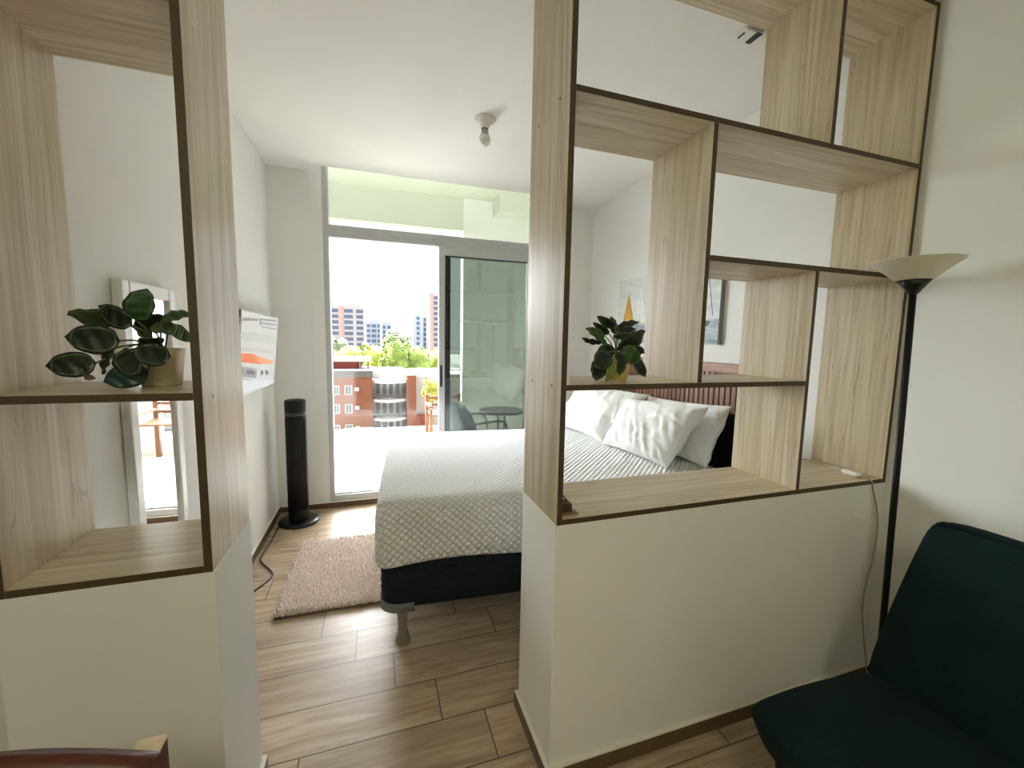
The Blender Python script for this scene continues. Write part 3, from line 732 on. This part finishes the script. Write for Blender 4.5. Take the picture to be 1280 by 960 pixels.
# ------------------------------------------------------------------ plants
def leaf(par, c, ax, wid, L, Wd, mat, curl=.12, name='leaf', fold=.10, stem_to=None, stem_r=.0018):
    """ovate leaf: c centre, ax long axis towards the tip, wid width axis (unit vectors)"""
    ax = Vector(ax).normalized(); wid = Vector(wid); wid = (wid-ax*wid.dot(ax)).normalized(); nr = ax.cross(wid).normalized()
    mb = MB(); nl, nw = 14, 8; idx = {}
    for i in range(nl+1):
        t = i/nl; s = t*2-1
        half = .5*Wd*math.sqrt(max(0,1-abs(s)**2.1))*(1+.16*(-s))
        if i == nl: half = 0
        for j in range(nw+1):
            q = j/nw*2-1
            p = Vector(c)+ax*(s*L*.5+(L*.05 if i==nl else 0))+wid*(q*half)+nr*(-curl*L*s*s*.5+fold*abs(q)*half+.002*math.sin(s*9+q*3))
            idx[i,j] = len(mb.v); mb.v.append(tuple(p))
    def uvof(i,j):
        s = i/nl*2-1; q = j/nw*2-1
        return (max(abs(q)*.98, abs(s)**1.5), i/nl)
    for i in range(nl):
        for j in range(nw):
            ks = [(i,j),(i+1,j),(i+1,j+1),(i,j+1)]
            mb.face([idx[k] for k in ks], 0, True, [uvof(*k) for k in ks])
    o = mb.build(name, mat, par, solid=.0012)
    if stem_to is not None:
        root = Vector(c)-ax*L*.5-nr*curl*L*.4; e2 = Vector(stem_to); mid = (root+e2)/2+Vector((0,0,.012))
        MB().tube(smooth_path([root, mid, e2],5), stem_r, 6).build('stalk', STEM, o)
    return o
def pxleaf(par, base, Y, u, v, ang, lpx, wpx, mat, tilt=0, curl=.15, real=None, stem=True):
    """leaf whose long axis makes angle ang (degrees, 0 = right, 90 = up) in the depth plane Y"""
    c = at(u, v, Y); k = (at(u+1,v,Y)-c).length; a = math.radians(ang)
    du = (at(u+math.cos(a)*10, v-math.sin(a)*10, Y)-c)/10
    L = du.length*lpx; ax = du.normalized()
    dw = (at(u-math.sin(a)*10, v-math.cos(a)*10, Y)-c)/10; w = dw.normalized(); Wv = dw.length*wpx
    full = L*.62 if real is None else real
    cs = min(1, Wv/full) if full > Wv else 1; sgn = 1 if tilt >= 0 else -1
    th = math.acos(cs); wd = w*math.cos(th)+Vector((0,1,0))*math.sin(th)*sgn
    ax2 = (ax+Vector((0,tilt*.3,0))).normalized()
    return leaf(par, c, ax2, wd, L, max(full,Wv), mat, curl, stem_to=base if stem else None)
# left plant
pc = Vector((-.472, 1.165, 1.181))
pA = thing('potted_plant', 'leafy potted plant in cream pot on the narrow shelf unit', 'potted plant', pc)
mb = MB(); rr = []
for r, z in ((.030,0),(.033,.003),(.041,.078),(.042,.086),(.038,.086),(.036,.074)):
    rr.append([pc+Vector((x,y,z)) for x,y in [(r*math.copysign(abs(math.cos(t))**.5,math.cos(t)), r*math.copysign(abs(math.sin(t))**.5,math.sin(t))) for t in [2*PI*k/32 for k in range(32)]]])
mb.rings(rr,0,True,True,False).build('pot', CERAM, pA)
MB().lathe(pc+Vector((0,0,.070)), [(.037,0),(.036,.004),(.001,.006)], 24).build('soil', SOIL, pA)
bs_ = pc+Vector((0,0,.078))
LA = [ # Y, u, v, angle, length px, width px, material, tilt
 (1.14,114,397,178,58,18,LEAFM,.6),(1.13,143,395,152,46,22,LEAFD,.5),(1.15,175,381,72,36,34,LEAFM,.2),
 (1.07,116,424,176,57,31,LEAFD,-.4),(1.06,89,456,184,52,27,LEAFD,-.4),(1.06,161,453,-60,34,30,LEAFD,-.5),
 (1.06,189,443,172,41,24,LEAFD,-.5),(1.08,158,470,-165,47,26,LEAFB,-.5),(1.08,133,450,-112,30,16,LEAFD,-.2),
 (1.16,219,395,14,32,12,LEAFM,.4),(1.17,211,411,-8,42,12,LEAFM,.3),(1.12,226,417,-38,26,13,LEAFM,.2),
 (1.20,190,402,10,36,17,LEAFD,.6),(1.10,188,428,8,30,12,LEAFD,-.6),(1.17,178,411,130,34,16,LEAFD,.4)]
for (Y,u,v,an,l,w,m,tl) in LA: pxleaf(pA, bs_+Vector((random.uniform(-.015,.015),random.uniform(-.015,.015),0)), Y,u,v,an,l*1.12,w*1.18,m,tl)
leaf(pA, at(112,472,1.06), (1,0,-.2), (0,.3,1), .016, .012, LEAFX, .1, 'bud', stem_to=at(100,467,1.06))
# right plant
pd = Vector((.715, 1.115, 1.184))
pB = thing('potted_plant', 'compact dark leaved plant in yellow cream pot on the wide shelf unit', 'potted plant', pd)
mb = MB(); rr = []
for r, z in ((.022,0),(.025,.002),(.031,.030),(.034,.066),(.035,.072),(.032,.072),(.030,.060)):
    rr.append([pd+Vector((r*math.cos(2*PI*k/32), r*math.sin(2*PI*k/32), z)) for k in range(32)])
mb.rings(rr,0,True,True,False).build('pot', CERAMY, pB)
MB().lathe(pd+Vector((0,0,.058)), [(.030,0),(.029,.003),(.001,.005)], 24).build('soil', SOIL, pB)
bs2 = pd+Vector((0,0,.064))
LB = [
 (1.12,758,403,146,22,10,LEAFD,.2),(1.14,752,411,142,21,8,LEAFD,.4),(1.11,746,415,158,24,9,LEAFM,-.2),(1.10,749,422,145,25,9,LEAFM,-.2),(1.12,741,427,168,23,6,LEAFD,.1),
 (1.14,785,405,18,28,7,LEAFD,.3),(1.12,783,413,12,24,9,LEAFD,.1),(1.10,781,420,4,24,8,LEAFM,-.2),(1.13,767,407,100,20,9,LEAFD,.3),
 (1.09,790,427,36,36,23,LEAFD,-.3),(1.06,753,450,-128,24,22,LEAFD,-.4),(1.07,748,462,-100,24,20,LEAFD,-.3),(1.06,764,462,-112,28,11,LEAFY,-.3),
 (1.07,776,454,-95,26,14,LEAFD,-.3),(1.07,789,444,-50,24,18,LEAFM,-.4),(1.08,800,459,-62,24,11,LEAFD,-.3),(1.10,758,438,-170,20,16,LEAFD,-.4),(1.09,796,438,-20,18,12,LEAFD,-.2)]
for (Y,u,v,an,l,w,m,tl) in LB: pxleaf(pB, bs2+Vector((random.uniform(-.012,.012),random.uniform(-.012,.012),0)), Y,u,v,an,l*1.08,w,m,tl,real=max(w,l*.36)*(at(u+1,v,Y)-at(u,v,Y)).length)

# ------------------------------------------------------------------ outside: street, buildings, trees
GZ = -14.0
struct(MB().box(-140,220,8,420,GZ-.5,GZ).build('ground', plain('pale street paving', srgb(104,102,98), .9, 0, .08, .05)))
BRK = brick('orange brick', srgb(128,78,58), srgb(116,68,50), srgb(132,104,86), 3.2)
BRKD = plain('dark red roof', srgb(132,66,54), .8, 0, .1, 2)
CONC = plain('pale concrete', srgb(176,174,168), .85, 0, .05, .4)
DGREY = plain('dark roof terrace', srgb(96,90,88), .85, 0, .1, .4)
WIN = plain('dark window glass', srgb(84,92,96), .15, 0, .2, .7)
WFR = plain('white window frame', srgb(190,190,186), .6)
TERRA = plain('orange tile roof', srgb(198,108,66), .8, 0, .18, 3)
ap = thing('apartment_building', 'orange brick apartment block with curved white balconies seen through the open door', 'building', (1, 64, GZ))
MB().box(-9.5,-.5,60,70,GZ,-4.1).build('brick_wing', BRK, ap)
MB().box(-9.6,-.4,59.9,70,-4.1,-3.2).build('roof_parapet', DGREY, ap)
MB().box(-9,-2.2,61.5,68,-3.2,-2.0).build('penthouse', BRKD, ap)
MB().box(-9.4,-.7,60.6,68.5,-2.0,-1.55).build('penthouse_roof', CONC, ap)
for x in (-1.9,-1.0): MB().box(x-.1,x+.1,60.9,61.1,-3.2,-2.0).build('post', DGREY, ap)
MB().box(4.15,5.45,60,70,GZ,-3.9).build('brick_pier', BRK, ap)
MB().box(-.5,4.15,62.2,70,GZ,-3.4).build('core', CONC, ap)
def arc(y0, bulge, x0=-.5, x1=4.15, n=14): return [(x0+(x1-x0)*k/n, y0-bulge*math.sin(PI*k/n)) for k in range(n+1)]
for zf in (-4.9,-7.55,-10.2,-12.8):
    sl = MB(); o_ = arc(60.6,1.5); rr = [[(x,y,z) for x,y in o_]+[(4.15,62.2,z),(-.5,62.2,z)] for z in (zf-.05,zf+.42 if zf>-5 else zf+.30)]
    sl.rings(rr,0,False).build('balcony_slab', plain('white balcony slab', srgb(196,194,190), .8), ap)
    if zf > -12:
        z1 = zf-2.35
        for k in range(5):
            x = -.1+.9*k
            fr = MB().box(x,x+.72,62.05,62.195,z1+.2,z1+2.1).build('balcony_window', WFR, ap)
            MB().box(x+.08,x+.64,62.03,62.05,z1+.25,z1+2.02).build('pane', WIN, fr)
        rl = MB()
        for k, (x,y) in enumerate(arc(60.65,1.5,n=22)): rl.box(x-.03,x+.03,y-.03,y+.03,z1+.02,z1+.75)
        pr_ = [Vector((x,y,z1+.76)) for x,y in arc(60.65,1.5)]; rl.tube(pr_, .05, 6); rl.build('balcony_railing', DGREY, ap)
for zc_ in (-5.85,-8.4,-11.2):
    for (x0,x1) in ((-4.05,-3.1),(-5.5,-4.7),(-7.6,-6.7)):
        fr = MB().box(x0,x1,59.93,60.0,zc_-.62,zc_+.62).build('window', WFR, ap)
        MB().box(x0+.12,(x0+x1)/2-.03,59.90,59.93,zc_-.52,zc_+.52).build('pane', WIN, fr)
        MB().box((x0+x1)/2+.03,x1-.12,59.90,59.93,zc_-.52,zc_+.52).build('pane', WIN, fr)
    MB().box(-2.75,-2.2,59.6,60.0,zc_-.1,zc_+.35).build('air_conditioner', WFR, ap)
MB().box(-4.2,-.5,58.6,60,GZ,-11.0).build('annex', CONC, ap)
wb = thing('white_building', 'plain white building right of the brick block with red lower storey', 'building', (8, 66, GZ))
MB().box(5.5,14,63,76,GZ,-4.4).build('walls', CONC, wb); MB().box(5.45,14.1,62.9,76,-4.4,-4.0).build('roof', WFR, wb)
MB().box(5.5,8.2,61.5,63,GZ,-10.1).build('lower_storey', BRKD, wb)
# house with the orange roof (its reflection is painted on the television screen)
hs = thing('house', 'small white house with orange tiled hip roof in the street beyond the balcony wall', 'house', (10.5, 40, GZ))
MB().box(6,16,35,44,GZ,-8.6).build('walls', WFR, hs)
mb = MB(); mb.rings([[(5.4,34.4,-8.6),(16.6,34.4,-8.6),(16.6,44.6,-8.6),(5.4,44.6,-8.6)],[(9.5,39.2,-6.0),(12.5,39.2,-6.0),(12.5,39.8,-6.0),(9.5,39.8,-6.0)]],0,False); mb.build('roof', TERRA, hs)
for x in (7.5,10.3,13.0):
    fr = MB().box(x,x+1.3,34.92,35,-11.6,-9.9).build('window', DGREY, hs); MB().box(x+.12,x+1.18,34.9,34.92,-11.5,-10.0).build('pane', WIN, fr)
tag(MB().box(14,40,78,88,GZ,-9).box(13.8,40.2,77.8,88.2,-9,-8.6).build('long_building', CONC), 'long pale flat roofed building beyond the house', 'building')
def tower(label, x0, x1, y0, y1, z1, body, floors, fh, stripes, accent=None):
    t = thing('tower_block', label, 'building', ((x0+x1)/2,(y0+y1)/2,GZ), 'distant tower blocks')
    MB().box(x0,x1,y0,y1,GZ,z1).build('walls', body, t)
    MB().box(x0+(x1-x0)*.2,x0+(x1-x0)*.6,y0+1,y1-1,z1,z1+1.4).build('roof_plant', CONC, t)
    for k in range(floors):
        z = z1-1.0-fh*(k+1)
        for a,b in stripes: MB().box(x0+(x1-x0)*a, x0+(x1-x0)*b, y0-.15, y0, z, z+fh*.62).build('window_band', WINB, t)
    if accent: MB().box(x0+(x1-x0)*accent[0],x0+(x1-x0)*accent[1],y0-.35,y0,GZ,z1-1).build('accent_strip', accent[2], t)
    return t
WINB = plain('hazy blue window band', srgb(80,90,108), .2, 0, .08, .3)
TW1 = plain('pale pink tower render', srgb(164,158,158), .85); TW2 = plain('pale blue tower render', srgb(148,157,170), .85); PINK = plain('salmon strip', srgb(190,138,124), .85)
tower('broad pale tower with pink strip at the left of the skyline', -23,-5.8,250,262,19,TW1,9,3.1,((.02,.22),(.40,.66),(.76,.97)),(.26,.36,PINK))
tower('mid height bluish tower beside the broad pale tower', -5.2,3.0,265,275,11.5,TW2,6,3.0,((.05,.30),(.40,.70),(.80,.96)))
tower('short narrow tower right of the bluish tower', 4.2,9.6,268,276,11.0,TW2,6,3.0,((.05,.35),(.55,.90)))
tower('slim pale tower alone right of the trees', 21.4,27.5,255,262,16.5,TW2,8,3.0,((.35,.65),))
tower('thin tower of stacked balconies between the slim and the tall towers', 27.8,30.0,259,264,16,TW1,8,3.0,((.2,.8),))
tower('tall cream and blue tower cut by the door stile', 30.2,38,245,258,28,TW1,13,3.0,((.30,.62),(.68,.95)),(.02,.22,PINK))
def foliage(name, c1, c2):
    t = NT(name); f = t.noise(t.coord(), .8, 4)
    t.p.inputs['Subsurface Weight'].default_value = 0
    return t.set(t.ramp(f, [(.3,c1),(.7,c2)]), .8, 0, .2)
FOL = [foliage('yellow green foliage', srgb(104,116,44), srgb(160,166,84)), foliage('mid green foliage', srgb(78,98,46), srgb(130,146,72)), foliage('grey green foliage', srgb(96,108,84), srgb(138,148,118))]
BARK = plain('tree bark', srgb(110,92,74), .9, 0, .2, 2)
def tree(label, x, y, ztop, rx, rz, fol, seed, n=900):
    t = thing('tree', label, 'tree', (x,y,GZ), 'trees beyond the brick block'); rnd = random.Random(seed)
    cz = ztop-rz
    lobes = [(Vector((x,y,cz)),1.0)]+[(Vector((x+rnd.uniform(-.6,.6)*rx,y+rnd.uniform(-.5,.5)*rx,cz+rnd.uniform(-.6,.5)*rz)),rnd.uniform(.35,.6)) for _ in range(9)]
    mb = MB()
    for k in range(n):
        c, s_ = rnd.choice(lobes); d = Vector((rnd.gauss(0,1),rnd.gauss(0,1),rnd.gauss(0,1))).normalized()*(rnd.uniform(.75,1.0)*s_*.85)
        p = c+Vector((d.x*rx,d.y*rx,d.z*rz)); q = d.normalized(); s2 = rnd.uniform(.28,.55)*rx/4
        a = (q+Vector((rnd.uniform(-.6,.6),rnd.uniform(-.6,.6),rnd.uniform(-.6,.6)))).normalized(); u = a.orthogonal().normalized(); w = a.cross(u); b = len(mb.v)
        ph = rnd.random()*6
        for i in range(5):
            an = ph+i*2*PI/5; mb.v.append(tuple(p+(u*math.cos(an)+w*math.sin(an))*s2*rnd.uniform(.7,1.2)))
        mb.v.append(tuple(p+a*s2*.5))
        for i in range(5): mb.face((b+i,b+(i+1)%5,b+5),0,False)
    core = bmesh.new(); bmesh.ops.create_icosphere(core, subdivisions=3, radius=1)
    for v in core.verts:
        f = .72+.25*noise.noise(v.co*2.2+Vector((seed,0,0))); v.co = Vector((x+v.co.x*rx*f,y+v.co.y*rx*f,cz+v.co.z*rz*f))
    mb.add_bm(core,0,None,True)
    mb.build('crown', fol, t)
    MB().tube([(x,y,GZ),(x+.2,y,(GZ+cz)/2),(x,y,cz)], rx*.09, 8, 0, rx*.05).build('trunk', BARK, t)
def treepx(label, u, vtop, Y, wpx, hpx, fol, seed):
    p = at(u, vtop, Y); k = Y/FPX
    tree(label, p.x, Y, p.z, wpx*k/2, hpx*k/2, fol, seed)
treepx('greyish tree in front of the broad pale tower', 426, 418, 120, 24, 34, FOL[2], 1)
treepx('yellow green tree crown above the brick penthouse roof', 438, 428, 95, 46, 44, FOL[0], 2)
treepx('tall feathery tree rising highest behind the curved balconies', 497, 408, 110, 46, 60, FOL[2], 3)
treepx('bright round tree crown left of the tallest tree', 470, 426, 92, 42, 52, FOL[0], 4)
treepx('dense green tree crown in front of the tallest tree', 495, 418, 88, 40, 64, FOL[1], 5)
treepx('mid green tree right of the tallest tree', 522, 426, 90, 40, 56, FOL[1], 6)
treepx('pale yellow green tree beside the door stile', 545, 430, 94, 36, 60, FOL[0], 7)
treepx('small yellow green tree in front of the white building', 540, 470, 50, 26, 36, FOL[0], 8)

# ------------------------------------------------------------------ light
SKY_BASE, SKY_HIGH, SKY_LEFT = .38, 8.5, 6.0
w = bpy.data.worlds.new('sky'); S.world = w; w.use_nodes = True; nt = w.node_tree
bg = nt.nodes['Background']
# hazy bright sky: out-of-view boosts added high on the window side and low left to fill the bedroom, dimmer behind the building
def wmath(op, a, b=0.0):
    n = nt.nodes.new('ShaderNodeMath'); n.operation = op
    for k, v in enumerate((a, b)):
        if isinstance(v, bpy.types.NodeSocket): nt.links.new(v, n.inputs[k])
        else: n.inputs[k].default_value = v
    return n.outputs[0]
def wramp(v, lo, hi, o0, o1):
    n = nt.nodes.new('ShaderNodeMapRange'); n.interpolation_type = 'SMOOTHSTEP'; n.clamp = True
    nt.links.new(v, n.inputs[0])
    for k, q in enumerate((lo, hi, o0, o1)): n.inputs[k+1].default_value = q
    return n.outputs[0]
tc = nt.nodes.new('ShaderNodeTexCoord'); sp = nt.nodes.new('ShaderNodeSeparateXYZ'); nt.links.new(tc.outputs['Generated'], sp.inputs[0])
front = wramp(sp.outputs[1], -.05, .15, 0, 1)
high = wramp(sp.outputs[2], .22, .50, 0, SKY_HIGH)
left = wmath('MULTIPLY', wramp(sp.outputs[0], -.13, -.34, 0, SKY_LEFT), wramp(sp.outputs[2], -.02, .06, 0, 1))
nt.links.new(wmath('ADD', SKY_BASE, wmath('MULTIPLY', front, wmath('ADD', high, left))), bg.inputs[1])
bg.inputs[0].default_value = (.94, .985, 1.03, 1)
sl = bpy.data.lights.new('sun', 'SUN'); sl.energy = .75; sl.angle = .02; sl.color = (1,.95,.86)
so = bpy.data.objects.new('sun', sl); COL.objects.link(so)
so.rotation_euler = Vector((.75,.45,-.85)).to_track_quat('-Z','Y').to_euler()
# fill light added behind the camera for the living room's unseen source
al = bpy.data.lights.new('living_room_fill', 'AREA'); al.shape = 'DISK'; al.size = .5; al.energy = 3.9; al.color = (1,.98,.72)
ao = bpy.data.objects.new('living_room_fill', al); COL.objects.link(ao); ao.location = (-.2,-1.0,2.40)

S.view_settings.view_transform = 'Standard'; S.view_settings.look = 'None'; S.view_settings.exposure = 2.15; S.view_settings.gamma = 1
S.view_settings.use_curve_mapping = False
S.cycles.use_denoising = True
S.cycles.max_bounces = 14; S.cycles.diffuse_bounces = 8; S.cycles.glossy_bounces = 6; S.cycles.transparent_max_bounces = 16
S.cycles.sample_clamp_indirect = 6
